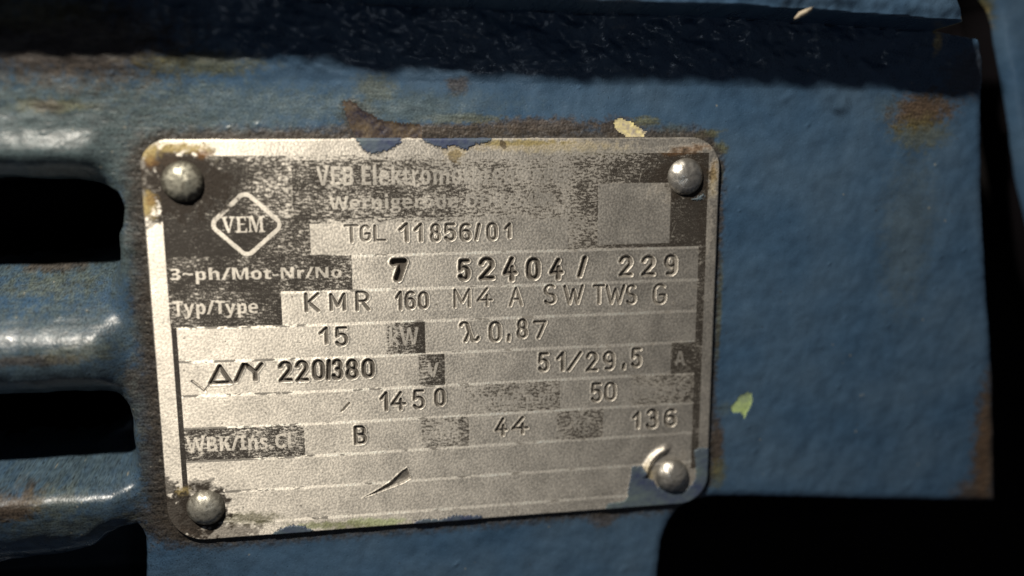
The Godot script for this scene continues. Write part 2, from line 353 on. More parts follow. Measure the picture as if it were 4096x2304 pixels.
# ---------------------------------------------------------------- motor housing
func rib(y: float) -> float:
	# profile of the cooling ribs across their length, outward height over y
	var px := [60.0, 46.0, 39.0, 37.0, 35.6, 34.4, 33.4, 32.4, 31.2, 30.0, 28.5, 26.0, 22.0, 17.0, 14.5, 13.0, 12.0, 10.5, 8.5, 6.5, 5.0, 4.0, 3.0, 2.0, 0.8, -0.8, -2.4, -4.0, -5.4, -6.5, -8.0, -9.5, -12.0, -16.0, -20.0, -21.5, -22.5, -23.4, -24.2, -25.0, -25.8, -26.6, -28.6, -31.0, -33.0, -35.0, -37.0, -40.0, -50.0, -90.0]
	var pz := [-0.9, -0.9, -0.75, -0.55, -0.2, 0.2, 0.4, 0.2, -0.7, -2.3, -5.0, -10.0, -18.0, -22.0, -20.0, -16.0, -13.0, -9.8, -6.2, -3.0, -1.0, 0.1, 0.95, 1.5, 1.9, 2.1, 1.8, 1.0, -0.2, -1.5, -4.0, -7.0, -12.0, -17.0, -18.0, -15.0, -10.5, -5.5, -2.0, -0.2, 0.6, 0.85, 0.5, -0.4, -1.4, -2.8, -4.6, -9.0, -12.0, -12.0]
	for i in px.size() - 1:
		if y >= px[i + 1]:
			var t: float = (px[i] - y) / (px[i] - px[i + 1])
			var a: float = pz[maxi(i - 1, 0)]
			var d: float = pz[mini(i + 2, px.size() - 1)]
			return cubic_interpolate(pz[i], pz[i + 1], a, d, t)
	return -9.0


func build_body() -> void:
	var step := 0.25
	var x0 := -97.0
	var y0 := -66.0
	var nx := 900
	var ny := 548
	var hgt := PackedFloat32Array()
	var ids := PackedByteArray()
	hgt.resize(nx * ny)
	ids.resize(nx * ny)
	var cut_box := bounds(cut_poly, 6.0)
	var gap_box := bounds(gap_poly, 6.0)
	var slot_boxes := []
	for s in slot_polys:
		slot_boxes.append(bounds(s, 6.0))
	var chip_boxes := {}
	for c in chip_polys:
		chip_boxes[c] = bounds(chip_polys[c], 1.5)
	var ribs := PackedFloat32Array()
	for j in ny:
		ribs.append(rib(y0 + j * step))
	for j in ny:
		var y := y0 + j * step
		for i in nx:
			var x := x0 + i * step
			var p := Vector2(x, y)
			var wave := n_wave.get_noise_2d(x, y)
			var id := 1
			var z := -0.9 + 0.22 * wave
			# the ribs run in from the left and die into the flat boss
			if x < -46.0:
				var w := smoothstep(-53.6, -59.5, x + 0.25 * wave)
				z = lerpf(z, ribs[j] + 0.3 * wave, w)
				if x < -54.0 and y < 38.0:
					id = 2 if y > 20.0 else (3 if y > -13.5 else 4)
			# above the plate the casting sweeps up to the overhanging edge of the terminal box
			var yb := 44.6 - 0.011 * x + 0.35 * n_wave.get_noise_2d(x * 0.4, 7.0)
			var yl := 57.3 - 0.0165 * x - 1.1 * smoothstep(50.0, 95.0, x) + 1.0 * smoothstep(-10.0, -40.0, x) + 0.3 * n_wave.get_noise_2d(x * 0.6, 90.0)
			if y > yb - 4.0:
				var u := (y - yb) / (yl - yb)
				var f := clampf((y - yb + 4.0) / 6.0, 0.0, 1.0)
				var rise := 0.5 * f * f
				if u > 0.0:
					rise += 2.2 * minf(u, 0.93)
				if u > 0.93:
					rise = lerpf(rise, 11.8, smoothstep(0.93, 1.0, u)) - 0.6 * smoothstep(1.2, 1.0, u)
				z += rise + 0.45 * wave * smoothstep(0.1, 0.6, u) + (0.9 * n_fine.get_noise_2d(x * 0.12 + y * 0.05, y * 0.18) + 0.22 * n_edge.get_noise_2d(x * 0.7, y * 1.0) * (0.5 + n_wave.get_noise_2d(x * 0.5, y * 0.5 + 31.0))) * smoothstep(0.0, 0.4, u) * smoothstep(1.02, 0.9, u) * smoothstep(99.0, 90.0, x)
				if u > 0.0:
					id = 5
			# openings between the ribs
			if x < -40.0:
				for s in 3:
					if slot_boxes[s].has_point(p):
						var sd := sd_poly(p, slot_polys[s]) + 0.35 * wave
						if sd < 4.0:
							z -= 0.5 * smoothstep(3.0, 0.0, sd)
							z -= (46.0 if s < 2 else 15.0) * smoothstep(0.4, -3.4, sd) * (1.0 if sd < 0.4 else 0.0)
							if sd < -0.3:
								id = 6 + s
			# the boss ends at the right against a deep gap, and is cut out at its lower right corner
			if gap_box.has_point(p) or cut_box.has_point(p):
				var sg := sd_poly(p, gap_poly) if gap_box.has_point(p) else 9.0
				var sc := sd_poly(p, cut_poly) if cut_box.has_point(p) else 9.0
				var sd := minf(sg, sc)
				if sd < 2.0:
					z -= 0.7 * pow(1.0 - clampf(sd, 0.0, 2.0) / 2.0, 2.0)
					z -= 50.0 * smoothstep(0.25, -1.6, sd)
					if sd < -0.6:
						id = 9
			for c in chip_polys:
				if chip_boxes[c].has_point(p):
					var sd := sd_poly(p, chip_polys[c]) + 0.25 * n_fine.get_noise_2d(x * 2.0, y * 2.0)
					if sd < 0.0:
						z -= 0.12
						id = 10 if c == "y" else (11 if c == "g" else 12)
						if id == 12:
							z += 0.10 * n_fine.get_noise_2d(x * 1.5, y * 1.5) - 0.04
			# dirt lies thick where the plate meets the boss
			var pd := rounded_plate(x, y)
			if pd < 4.0 and pd > -2.0:
				z += 0.16 * smoothstep(3.5, 0.0, pd) * (0.4 + n_fine.get_noise_2d(x, y))
			hgt[j * nx + i] = z
			ids[j * nx + i] = id
	var paint := body_material()
	var dark_base := StandardMaterial3D.new()
	dark_base.resource_name = "shade_casting"
	dark_base.albedo_color = Color(0.028, 0.024, 0.026).linear_to_srgb()  # dark base colour, for shade painted into the openings
	dark_base.roughness = 0.95
	dark_base.metallic_specular = 0.15
	var pitch: StandardMaterial3D = dark_base.duplicate()
	pitch.resource_name = "shade_black"
	pitch.albedo_color = Color(0.006, 0.005, 0.006).linear_to_srgb()  # near-black colour stands in for deep shade in slots and recess
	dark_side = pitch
	var shade: StandardMaterial3D = dark_base.duplicate()
	shade.resource_name = "shaded_blue_casting"
	shade.albedo_color = Color(0.02, 0.03, 0.042).linear_to_srgb()  # blue darkened in the colour, as the lower left slot lies in shade
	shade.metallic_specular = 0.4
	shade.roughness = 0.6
	var yellow := StandardMaterial3D.new()
	yellow.resource_name = "yellow_primer"
	yellow.albedo_color = Color(0.52, 0.46, 0.23).linear_to_srgb()
	yellow.albedo_color = Color.WHITE
	yellow.albedo_texture = mottle(Vector3(0.50, 0.44, 0.24), 0.6)
	yellow.uv1_scale = Vector3(6, 4, 1)
	yellow.roughness = 0.8
	var green := StandardMaterial3D.new()
	green.resource_name = "green_primer"
	green.albedo_color = Color(0.30, 0.40, 0.15).linear_to_srgb()
	green.albedo_color = Color.WHITE
	green.albedo_texture = mottle(Vector3(0.29, 0.38, 0.16), 0.5)
	green.uv1_scale = Vector3(6, 4, 1)
	green.roughness = 0.7
	var rusty := StandardMaterial3D.new()
	rusty.resource_name = "brown_rust"
	rusty.albedo_texture = mottle(Vector3(0.045, 0.031, 0.022), 0.9)
	rusty.uv1_scale = Vector3(9, 6, 1)
	rusty.roughness = 0.65
	var names := {1: "mounting_boss", 2: "cooling_rib", 3: "cooling_rib", 4: "cooling_rib", 5: "terminal_box_wall", 6: "air_slot", 7: "air_slot", 8: "air_slot", 9: "recess", 10: "paint_chip", 11: "paint_chip", 12: "rust_patch"}
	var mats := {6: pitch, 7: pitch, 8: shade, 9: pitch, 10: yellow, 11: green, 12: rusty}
	skirt(hgt, x0, y0, nx, ny, step, paint)
	var made := sheet(x0, y0, nx, ny, step, hgt, ids, BODY_X0, BODY_Y1, BW * BODY_K, BH * BODY_K)
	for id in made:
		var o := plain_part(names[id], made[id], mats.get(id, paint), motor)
		if id == 10:
			o.set_meta("label", "pale yellow chip in the paint above the plate")
		elif id == 12:
			o.set_meta("label", "dark brown rusty patch above the upper edge of the plate")
		elif id == 11:
			o.set_meta("label", "green chip in the blue paint right of the plate")


func skirt(hgt: PackedFloat32Array, x0: float, y0: float, nx: int, ny: int, step: float, paint: Material) -> void:
	# the ribs run on to the left, and the lower side of the housing downwards, past the finely modelled part
	var left := SurfaceTool.new()
	left.begin(Mesh.PRIMITIVE_TRIANGLES)
	for j in ny:
		var y := y0 + j * step
		for x in [x0 - 110.0, x0]:
			left.set_uv(Vector2(0.02, (BODY_Y1 - y) / (BH * BODY_K)))
			left.add_vertex(Vector3(x, y, hgt[j * nx]) * MM)
	for j in ny - 1:
		if hgt[j * nx] < -20.0 or hgt[(j + 1) * nx] < -20.0:
			continue
		for v in [2 * j, 2 * j + 2, 2 * j + 1, 2 * j + 1, 2 * j + 2, 2 * j + 3]:
			left.add_index(v)
	left.generate_normals()
	plain_part("rib_run", left.commit(), paint, motor)
	var low := SurfaceTool.new()
	low.begin(Mesh.PRIMITIVE_TRIANGLES)
	for i in nx:
		var x := x0 + i * step
		for y in [y0 - 70.0, y0]:
			low.set_uv(Vector2((x - BODY_X0) / (BW * BODY_K), 0.98))
			low.add_vertex(Vector3(x, y, hgt[i]) * MM)
	for i in nx - 1:
		if hgt[i] < -20.0 or hgt[i + 1] < -20.0:
			continue
		for v in [2 * i, 2 * i + 1, 2 * i + 2, 2 * i + 2, 2 * i + 1, 2 * i + 3]:
			low.add_index(v)
	low.generate_normals()
	plain_part("lower_housing", low.commit(), paint, motor)


func body_material() -> StandardMaterial3D:
	var n := BW * BH
	var rgb := PackedFloat32Array()
	var dirt := PackedFloat32Array()
	rgb.resize(n * 3)
	dirt.resize(n)
	var big := noise_bytes(31, 0.006, 4, BW, BH)
	var mid := noise_bytes(32, 0.03, 4, BW, BH)
	var grit := noise_bytes(33, 0.24, 2, BW, BH)
	var streak := noise_bytes(34, 0.16, 3, BW, BH, Vector2(5, 1))
	var peel := noise_bytes(35, 0.045, 3, BW, BH)
	# nibs and runs in the paint, thickest on the ribs
	var bead := PackedFloat32Array()
	bead.resize(n)
	var rng := RandomNumberGenerator.new()
	rng.seed = 404
	for q in 230:
		var cx := rng.randf_range(-80.0, -48.0) if q < 110 else rng.randf_range(-60.0, 108.0)
		var cy := rng.randf_range(-50.0, 46.0)
		var rad := rng.randf_range(0.18, 0.4) if rng.randf() < 0.85 else rng.randf_range(0.5, 0.9)
		var tall := rng.randf_range(0.3, 1.0)
		var lean := rng.randf_range(1.0, 2.2)
		for py in range(int((BODY_Y1 - cy - 3.0 * rad) / BODY_K), int((BODY_Y1 - cy + 3.0 * rad) / BODY_K)):
			for px in range(int((cx - 4.0 * rad - BODY_X0) / BODY_K), int((cx + 4.0 * rad - BODY_X0) / BODY_K)):
				var dx := BODY_X0 + px * BODY_K - cx
				var dy := BODY_Y1 - py * BODY_K - cy
				var u := (dx * 0.8 + dy * 0.6) / (rad * lean)
				var v := (dy * 0.8 - dx * 0.6) / rad
				bead[py * BW + px] += tall * exp(-u * u - v * v)
	var ripple := noise_bytes(36, 0.05, 2, BW, BH, Vector2(1, 3))
	for i in n:
		var t := (big[i] - 128) / 128.0
		var m := (mid[i] - 128) / 128.0
		var v := 1.0 + 0.16 * t + 0.14 * m
		rgb[i * 3] = 0.040 * v * (1.0 + 0.12 * t)
		rgb[i * 3 + 1] = 0.077 * v
		rgb[i * 3 + 2] = 0.128 * v * (1.0 - 0.08 * t)
	stain(rgb, dirt, BW, BH, BODY_X0, BODY_Y1, BODY_K, 2)
	# a rim of dirt round the plate
	for py in range(int((BODY_Y1 - 41.0) / BODY_K), int((BODY_Y1 + 41.0) / BODY_K)):
		for px in range(int((-56.0 - BODY_X0) / BODY_K), int((56.0 - BODY_X0) / BODY_K)):
			var x := BODY_X0 + px * BODY_K
			var y := BODY_Y1 - py * BODY_K
			var d := rounded_plate(x, y)
			if d < -1.0 or d > 5.0:
				continue
			var wide := 1.9
			if x < -49.0:
				wide = 3.0
			elif y < -34.0:
				wide = 2.1
			elif x > 49.0:
				wide = 0.9
			var a := 0.92 * smoothstep(wide + 1.1, wide * 0.2, d + 1.0 * n_edge.get_noise_2d(x * 1.4, y * 1.4))
			var i := py * BW + px
			var c := i * 3
			var g := 1.0 + 0.5 * n_fine.get_noise_2d(x * 2.0, y * 2.0)
			rgb[c] += (0.034 * g - rgb[c]) * a
			rgb[c + 1] += (0.027 * g - rgb[c + 1]) * a
			rgb[c + 2] += (0.020 * g - rgb[c + 2]) * a
			dirt[i] += (1.0 - dirt[i]) * a
	for q in 420:
		var cx := rng.randf_range(-80.0, 112.0) if q < 200 else rng.randf_range(-80.0, -46.0)
		var cy := rng.randf_range(-52.0, 48.0)
		var rad := rng.randf_range(0.08, 0.3)
		var pale := rng.randf() < 0.3
		var tint := Vector3(0.22, 0.21, 0.17) if pale else Vector3(0.03, 0.03, 0.03)
		for py in range(int((BODY_Y1 - cy - 2.0 * rad) / BODY_K), int((BODY_Y1 - cy + 2.0 * rad) / BODY_K) + 1):
			for px in range(int((cx - 2.0 * rad - BODY_X0) / BODY_K), int((cx + 2.0 * rad - BODY_X0) / BODY_K) + 1):
				var dx := BODY_X0 + px * BODY_K - cx
				var dy := BODY_Y1 - py * BODY_K - cy
				var a := (0.7 if pale else 0.6) * smoothstep(1.0, 0.4, sqrt(dx * dx + dy * dy) / rad + 0.4 * n_fine.get_noise_2d(dx * 5.0 + cx, dy * 5.0))
				var c := (py * BW + px) * 3
				rgb[c] = lerpf(rgb[c], tint.x, a)
				rgb[c + 1] = lerpf(rgb[c + 1], tint.y, a)
				rgb[c + 2] = lerpf(rgb[c + 2], tint.z, a)
	var col := PackedByteArray()
	var rough := PackedByteArray()
	var bump := PackedByteArray()
	col.resize(n * 3)
	rough.resize(n)
	bump.resize(n)
	for i in n:
		var d := dirt[i]
		var gr := (grit[i] - 128) / 128.0
		var st := (streak[i] - 128) / 128.0
		var dirty := 0.35 * smoothstep(-30.0, -52.0, BODY_X0 + (i % BW) * BODY_K)
		var s := 1.0 + d * (0.45 * gr + 0.55 * st) + dirty * (gr + 0.4 * st) + 0.10 * gr
		s *= 1.0 - 0.6 * dirty * (1.0 + 0.5 * (big[i] - 128) / 128.0)
		s *= 1.0 - 0.7 * smoothstep(0.42, 0.6, gr * (0.7 + dirty))
		col[i * 3] = to_byte(rgb[i * 3] * s)
		col[i * 3 + 1] = to_byte(rgb[i * 3 + 1] * s)
		col[i * 3 + 2] = to_byte(rgb[i * 3 + 2] * s)
		rough[i] = clampi(int(255.0 * (0.31 + 0.28 * d + 0.10 * gr + 0.05 * (mid[i] - 128) / 128.0)), 20, 250)
		var b := 0.42 + 0.08 * (peel[i] - 128) / 128.0 + 0.045 * (ripple[i] - 128) / 128.0 + 0.055 * gr - 0.22 * smoothstep(0.45, 0.62, gr) + 0.55 * bead[i]
		b += d * (0.20 * gr + 0.16 * st)
		bump[i] = clampi(int(255.0 * b), 0, 255)
	var m := StandardMaterial3D.new()
	m.resource_name = "blue_paint"
	m.albedo_texture = texture(BW, BH, col)
	m.roughness = 1.0
	m.roughness_texture = texture(BW, BH, rough, Image.FORMAT_L8)
	m.roughness_texture_channel = BaseMaterial3D.TEXTURE_CHANNEL_RED
	m.heightmap_enabled = true
	m.heightmap_texture = texture(BW, BH, bump, Image.FORMAT_L8)
	m.heightmap_scale = 0.022
	m.texture_repeat = false
	body_paint = m
	return m

var body_paint: StandardMaterial3D
var dark_side: StandardMaterial3D


func build_shield() -> void:
	# the rim of the end shield, an edge that curves away to the right beyond the gap
	var rim := [Vector2(98.2, 75.0), Vector2(106.0, 66.4), Vector2(110.7, 61.9), Vector2(113.6, 57.4), Vector2(118.3, 42.5), Vector2(123.7, 23.6), Vector2(132.2, 4.7), Vector2(146.1, -18.2), Vector2(162.7, -47.8), Vector2(183.3, -96.2)]
	rim_strip("end_shield", rim, [Vector2(0.05, -14.8), Vector2(0.15, -14.3), Vector2(0.6, -13.1), Vector2(1.3, -12.4), Vector2(2.2, -12.05), Vector2(3.6, -11.9), Vector2(8, -11.7), Vector2(60, -11.0)], body_paint)
	rim_strip("shield_side", rim, [Vector2(2.0, -26), Vector2(0, -22), Vector2(0, -17), Vector2(0.05, -14.8)], dark_side)  # side wall coloured near-black, so the gap reads as deep shade
	# a loose sliver of paint that curls off the lower edge of the terminal box
	var sl := SurfaceTool.new()
	sl.begin(Mesh.PRIMITIVE_TRIANGLES)
	var spine := [Vector2(56.88, 54.41), Vector2(57.48, 54.98), Vector2(58.44, 55.44), Vector2(59.39, 55.90), Vector2(60.20, 56.48)]
	var half := [0.12, 0.42, 0.4, 0.28, 0.03]
	for k in 5:
		var p: Vector2 = spine[k]
		var lift := 11.9 + 0.9 * sin(k * 0.8)
		for q in [[-1.0, 0.0], [1.0, 0.25], [1.0, 0.05], [-1.0, -0.2]]:
			sl.add_vertex(Vector3(p.x - 0.5 * half[k] * q[0], p.y + half[k] * q[0], lift + q[1]) * MM)
	for k in 4:
		for q in 4:
			var a := k * 4 + q
			var b := k * 4 + (q + 1) % 4
			for v in [a, b, a + 4, b, b + 4, a + 4]:
				sl.add_index(v)
	sl.generate_normals()
	var pale := StandardMaterial3D.new()
	pale.resource_name = "pale_flake"
	pale.albedo_color = Color(0.42, 0.36, 0.27).linear_to_srgb()
	pale.roughness = 0.8
	var o := plain_part("paint_flake", sl.commit(), pale, motor)
	o.set_meta("label", "pale sliver of paint curling off the edge at the top right")


func rim_strip(called: String, rim: Array, section: Array, material: Material) -> void:
	var st := SurfaceTool.new()
	st.begin(Mesh.PRIMITIVE_TRIANGLES)
	var rows := 61
	for j in rows:
		var t := float(j) / (rows - 1) * (rim.size() - 1)
		var i := mini(int(t), rim.size() - 2)
		var a: Vector2 = rim[maxi(i - 1, 0)]
		var b: Vector2 = rim[i]
		var c: Vector2 = rim[i + 1]
		var d: Vector2 = rim[mini(i + 2, rim.size() - 1)]
		var p := b.cubic_interpolate(c, a, d, t - i)
		for s in section:
			var wob := 0.2 * n_wave.get_noise_2d(p.y * 1.5, s.x)
			st.set_uv(Vector2((p.x + s.x - BODY_X0) / (BW * BODY_K), (BODY_Y1 - p.y) / (BH * BODY_K)))
			st.add_vertex(Vector3(p.x + s.x + wob, p.y, s.y + wob) * MM)
	for j in rows - 1:
		for k in section.size() - 1:
			var a := j * section.size() + k
			var b := a + section.size()
			for v in [a, a + 1, b, b, a + 1, b + 1]:
				st.add_index(v)
	st.generate_normals()
	plain_part(called, st.commit(), material, motor)


func build_backing() -> void:
	# near-black curved sheet added behind the openings, standing in for deep shade
	var st := SurfaceTool.new()
	st.begin(Mesh.PRIMITIVE_TRIANGLES)
	for j in 25:
		var y := -190.0 + 15.0 * j
		var z := -58.0 - y * y * 0.0012
		for x in [-200.0, 220.0]:
			st.add_vertex(Vector3(x, y, z) * MM)
	for j in 24:
		for v in [0, 2, 1, 1, 2, 3]:
			st.add_index(j * 2 + v)
	st.generate_normals()
	var m := StandardMaterial3D.new()
	m.resource_name = "backing_black"
	m.albedo_color = Color(0.01, 0.009, 0.009).linear_to_srgb()
	m.roughness = 1.0
	m.metallic_specular = 0.1
	plain_part("dark_backing", st.commit(), m, motor)


# ---------------------------------------------------------------- rating plate
func stroke_points(g: String) -> Array:
	var out := []
	for s in GLYPHS[g].split(";"):
		var line := PackedVector2Array()
		if s.begins_with("@"):
			var f: PackedFloat64Array = s.substr(1).split_floats(",")
			var n := maxi(5, int(absf(f[5] - f[4]) / 24.0))
			for i in n + 1:
				var a := deg_to_rad(lerpf(f[4], f[5], float(i) / n))
				line.append(Vector2(f[0] + f[2] * cos(a), f[1] + f[3] * sin(a)))
		else:
			line = read_poly(s)
		out.append(line)
	return out


func field_at(x: float, y: float) -> int:
	var yy := y - bow(x, y)
	for i in FIELDS.size():
		var f: Array = FIELDS[i]
		if x >= f[1] and x <= f[2] and yy >= f[3] and yy <= f[4]:
			return 20 + i
	return 0


func zone_map(rects: Array, first: int, lead: int, w: int, h: int, x0: float, y0: float, dx: float, dy: float) -> PackedByteArray:
	# which rectangle each sample lies in: rects hold x0, x1, y0, y1 from column lead on; later ones win
	var out := PackedByteArray()
	out.resize(w * h)
	for q in rects.size():
		var f: Array = rects[q]
		var ia := clampi(ceili((f[lead] - x0) / dx), 0, w)
		var ib := clampi(floori((f[lead + 1] - x0) / dx) + 1, 0, w)
		for i in range(ia, ib):
			var b := bow(x0 + i * dx, f[lead + 2])
			var ja: float = ((f[lead + 2] + b) - y0) / dy
			var jb: float = ((f[lead + 3] + bow(x0 + i * dx, f[lead + 3])) - y0) / dy
			for j in range(clampi(ceili(minf(ja, jb)), 0, h), clampi(floori(maxf(ja, jb)) + 1, 0, h)):
				out[j * w + i] = first + q
	return out


func build_plate() -> void:
	var step := 0.1
	var nx := 1003
	var ny := 705
	var x0 := -50.1
	var y0 := -35.2
	var hgt := PackedFloat32Array()
	var ids := PackedByteArray()
	var cuts := PackedFloat32Array()   # depth of stamped grooves
	hgt.resize(nx * ny)
	ids.resize(nx * ny)
	cuts.resize(nx * ny)
	var fields := zone_map(FIELDS, 20, 1, nx, ny, x0, y0, step, step)
	var inked := zone_map(INKED, 40, 0, nx, ny, x0, y0, step, step)
	var dent := Vector2(43.3, 28.2)
	var lip := Vector2(42.5, -29.0)
	for j in ny:
		var y := y0 + j * step
		for i in nx:
			var x := x0 + i * step
			var k := j * nx + i
			var d := -rounded_plate(x, y)
			if d <= 0.0:
				hgt[k] = -0.95
				ids[k] = 1 if d > -0.1 else 0
				continue
			var z := 0.0
			if d < 0.3:
				z = -0.3 + sqrt(maxf(0.0, 0.09 - (0.3 - d) * (0.3 - d)))
			z += 0.05 * n_wave.get_noise_2d(x * 0.6, y * 0.6)
			if x > 34.0:
				if y > 20.0:
					var q := Vector2(x, y).distance_to(dent)
					z += 0.22 * exp(-q * q / 20.0)
				elif y < -18.0:
					var v := Vector2(x, y) - lip
					var q := (v.length() - 5.1 - 0.5 * v.normalized().y) / 0.62
					var ang := rad_to_deg(v.angle())
					z += 0.75 * exp(-q * q) * smoothstep(190.0, 165.0, absf(ang)) * smoothstep(88.0, 108.0, ang)
			hgt[k] = z
			var id := 1
			if d > 2.0:
				id = fields[k]
				if id == 0:
					id = inked[k]
				if id == 0 or id >= 51:
					id = 1
			ids[k] = id
	# stamped characters: grooves with a slight burr
	var kinds := {}
	var stamps := STAMPS.split(";")
	var next := 80
	for row in stamps:
		var f := row.split("|")
		var c := Vector2(f[1].to_float(), f[2].to_float())
		var hw := f[6].to_float() * 0.58
		var size := Vector2(f[3].to_float() - 2.0 * hw, f[4].to_float() - 2.0 * hw)
		size = size.max(Vector2(0.25, 0.5))
		var deep := f[5].to_float() * 1.6
		var lines := []
		for s in stroke_points(f[0]):
			var l := PackedVector2Array()
			for p in s:
				l.append(c + (p - Vector2(0.5, 0.5)) * size)
			lines.append(l)
		var m := hw + 0.6
		for j in range(maxi(1, int((c.y - size.y * 0.5 - m - y0) / step)), mini(ny - 1, int((c.y + size.y * 0.5 + m - y0) / step) + 1)):
			for i in range(maxi(1, int((c.x - size.x * 0.5 - m - x0) / step)), mini(nx - 1, int((c.x + size.x * 0.5 + m - x0) / step) + 1)):
				var p := Vector2(x0 + i * step, y0 + j * step)
				var d2 := 1e9
				for l in lines:
					var line: PackedVector2Array = l
					for s in line.size() - 1:
						var e := line[s + 1] - line[s]
						var w := p - line[s]
						d2 = minf(d2, (w - e * clampf(w.dot(e) / e.length_squared(), 0.0, 1.0)).length_squared())
				var dist := sqrt(d2)
				if dist > m:
					continue
				var k := j * nx + i
				if dist < hw:
					var t := dist / hw
					var g := deep * (1.0 - t * t * (1.6 - 0.6 * t)) if hw < 0.5 else deep * smoothstep(1.0, 0.55, t)
					if g > cuts[k]:
						hgt[k] -= g - cuts[k]
						cuts[k] = g
				elif cuts[k] == 0.0:
					var b := (dist - hw - 0.1) / 0.16
					hgt[k] += 0.10 * deep * exp(-b * b)
				if dist < hw + 0.06:
					ids[k] = next
		kinds[next] = f[0]
		next += 1
	# a chisel gouge, a stray nick and a tick
	var gouge := read_poly(GOUGE)
	var gb := bounds(gouge, 0.6)
	for j in range(int((gb.position.y - y0) / step), int((gb.end.y - y0) / step)):
		for i in range(int((gb.position.x - x0) / step), int((gb.end.x - x0) / step)):
			var p := Vector2(x0 + i * step, y0 + j * step)
			var sd := sd_poly(p, gouge)
			var k := j * nx + i
			if sd < 0.0:
				# the floor falls away towards the lower edge and ends in a steep wall
				var across := (p - Vector2(-16.2, -29.29)).dot(Vector2(0.46, -0.89))
				hgt[k] -= clampf(0.06 + 0.26 * (across + 1.2), 0.05, 0.5) * smoothstep(0.0, -0.15, sd)
				ids[k] = 79
			elif sd < 0.4:
				hgt[k] += 0.07 * exp(-sd * sd / 0.02)
	for nick in [[Vector2(-19.2, -12.6), Vector2(-17.9, -11.2), 0.2, 0.3], [Vector2(-44.2, -5.8), Vector2(-42.2, -7.6), 0.22, 0.2], [Vector2(-42.2, -7.6), Vector2(-41.5, -6.7), 0.18, 0.12]]:
		var a: Vector2 = nick[0]
		var e: Vector2 = nick[1] - nick[0]
		var nb := Rect2(a, Vector2.ZERO).expand(nick[1]).grow(0.5)
		for j in range(int((nb.position.y - y0) / step), int((nb.end.y - y0) / step)):
			for i in range(int((nb.position.x - x0) / step), int((nb.end.x - x0) / step)):
				var w := Vector2(x0 + i * step, y0 + j * step) - a
				var dist := (w - e * clampf(w.dot(e) / e.length_squared(), 0.0, 1.0)).length()
				if dist < nick[2]:
					var t: float = dist / nick[2]
					hgt[j * nx + i] -= nick[3] * (1.0 - t * t)
					cuts[j * nx + i] = 0.2
	# blue paint left on the plate
	var flake_id := {}
	var fid := 70
	for f in flake_polys:
		var poly: PackedVector2Array = flake_polys[f]
		var fb := bounds(poly, 0.5)
		flake_id[fid] = f
		for j in range(maxi(0, int((fb.position.y - y0) / step)), mini(ny, int((fb.end.y - y0) / step))):
			for i in range(maxi(0, int((fb.position.x - x0) / step)), mini(nx, int((fb.end.x - x0) / step))):
				var p := Vector2(x0 + i * step, y0 + j * step)
				var sd := sd_poly(p, poly) + 0.34 * n_fine.get_noise_2d(p.x * 2.2, p.y * 2.2) + 0.3 * n_edge.get_noise_2d(p.x * 3.0, p.y * 3.0)
				var k := j * nx + i
				if sd < 0.0 and ids[k] != 0:
					hgt[k] += 0.13 * smoothstep(0.0, -0.12, sd) + 0.03 * n_fine.get_noise_2d(p.x, p.y)
					ids[k] = fid
		fid += 1
	var made := sheet(x0, y0, nx, ny, step, hgt, ids, PLATE_X0, PLATE_Y1, PW * PLATE_K, PH * PLATE_K)
	var metal := plate_material(cuts, nx, ny, x0, y0, step)
	var chip_paint := StandardMaterial3D.new()
	chip_paint.resource_name = "old_blue_paint"
	chip_paint.albedo_color = Color.WHITE
	chip_paint.albedo_texture = mottle(Vector3(0.066, 0.088, 0.115), 0.5)
	chip_paint.roughness = 0.5
	chip_paint.heightmap_enabled = true
	chip_paint.heightmap_texture = metal.heightmap_texture
	chip_paint.heightmap_scale = 0.008
	var holders := {}
	for id in made:
		if id < 60:
			var called := "plate_sheet"
			if id >= 20 and id < 40:
				called = FIELDS[id - 20][0]
			elif id == 40:
				called = "inked_header"
			elif id > 40:
				called = "inked_label"
			holders[id] = plain_part(called, made[id], metal, plate)
	for id in made:
		if id >= 70 and id < 79:
			plain_part("paint_flake", made[id], chip_paint, plate)
		elif id == 79:
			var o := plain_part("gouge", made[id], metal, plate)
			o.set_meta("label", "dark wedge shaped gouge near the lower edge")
		elif id >= 80:
			var f := stamps[id - 80].split("|")
			var g: String = kinds[id]
			var called := "stamped_digit"
			if g in ["/", ","]:
				called = "stamped_slash" if g == "/" else "stamped_comma"
			elif g in ["l", "D"]:
				called = "stamped_symbol"
			elif not g.is_valid_int():
				called = "stamped_letter"
			var at := field_at(f[1].to_float(), f[2].to_float())
			plain_part(called, made[id], metal, holders.get(at, plate))


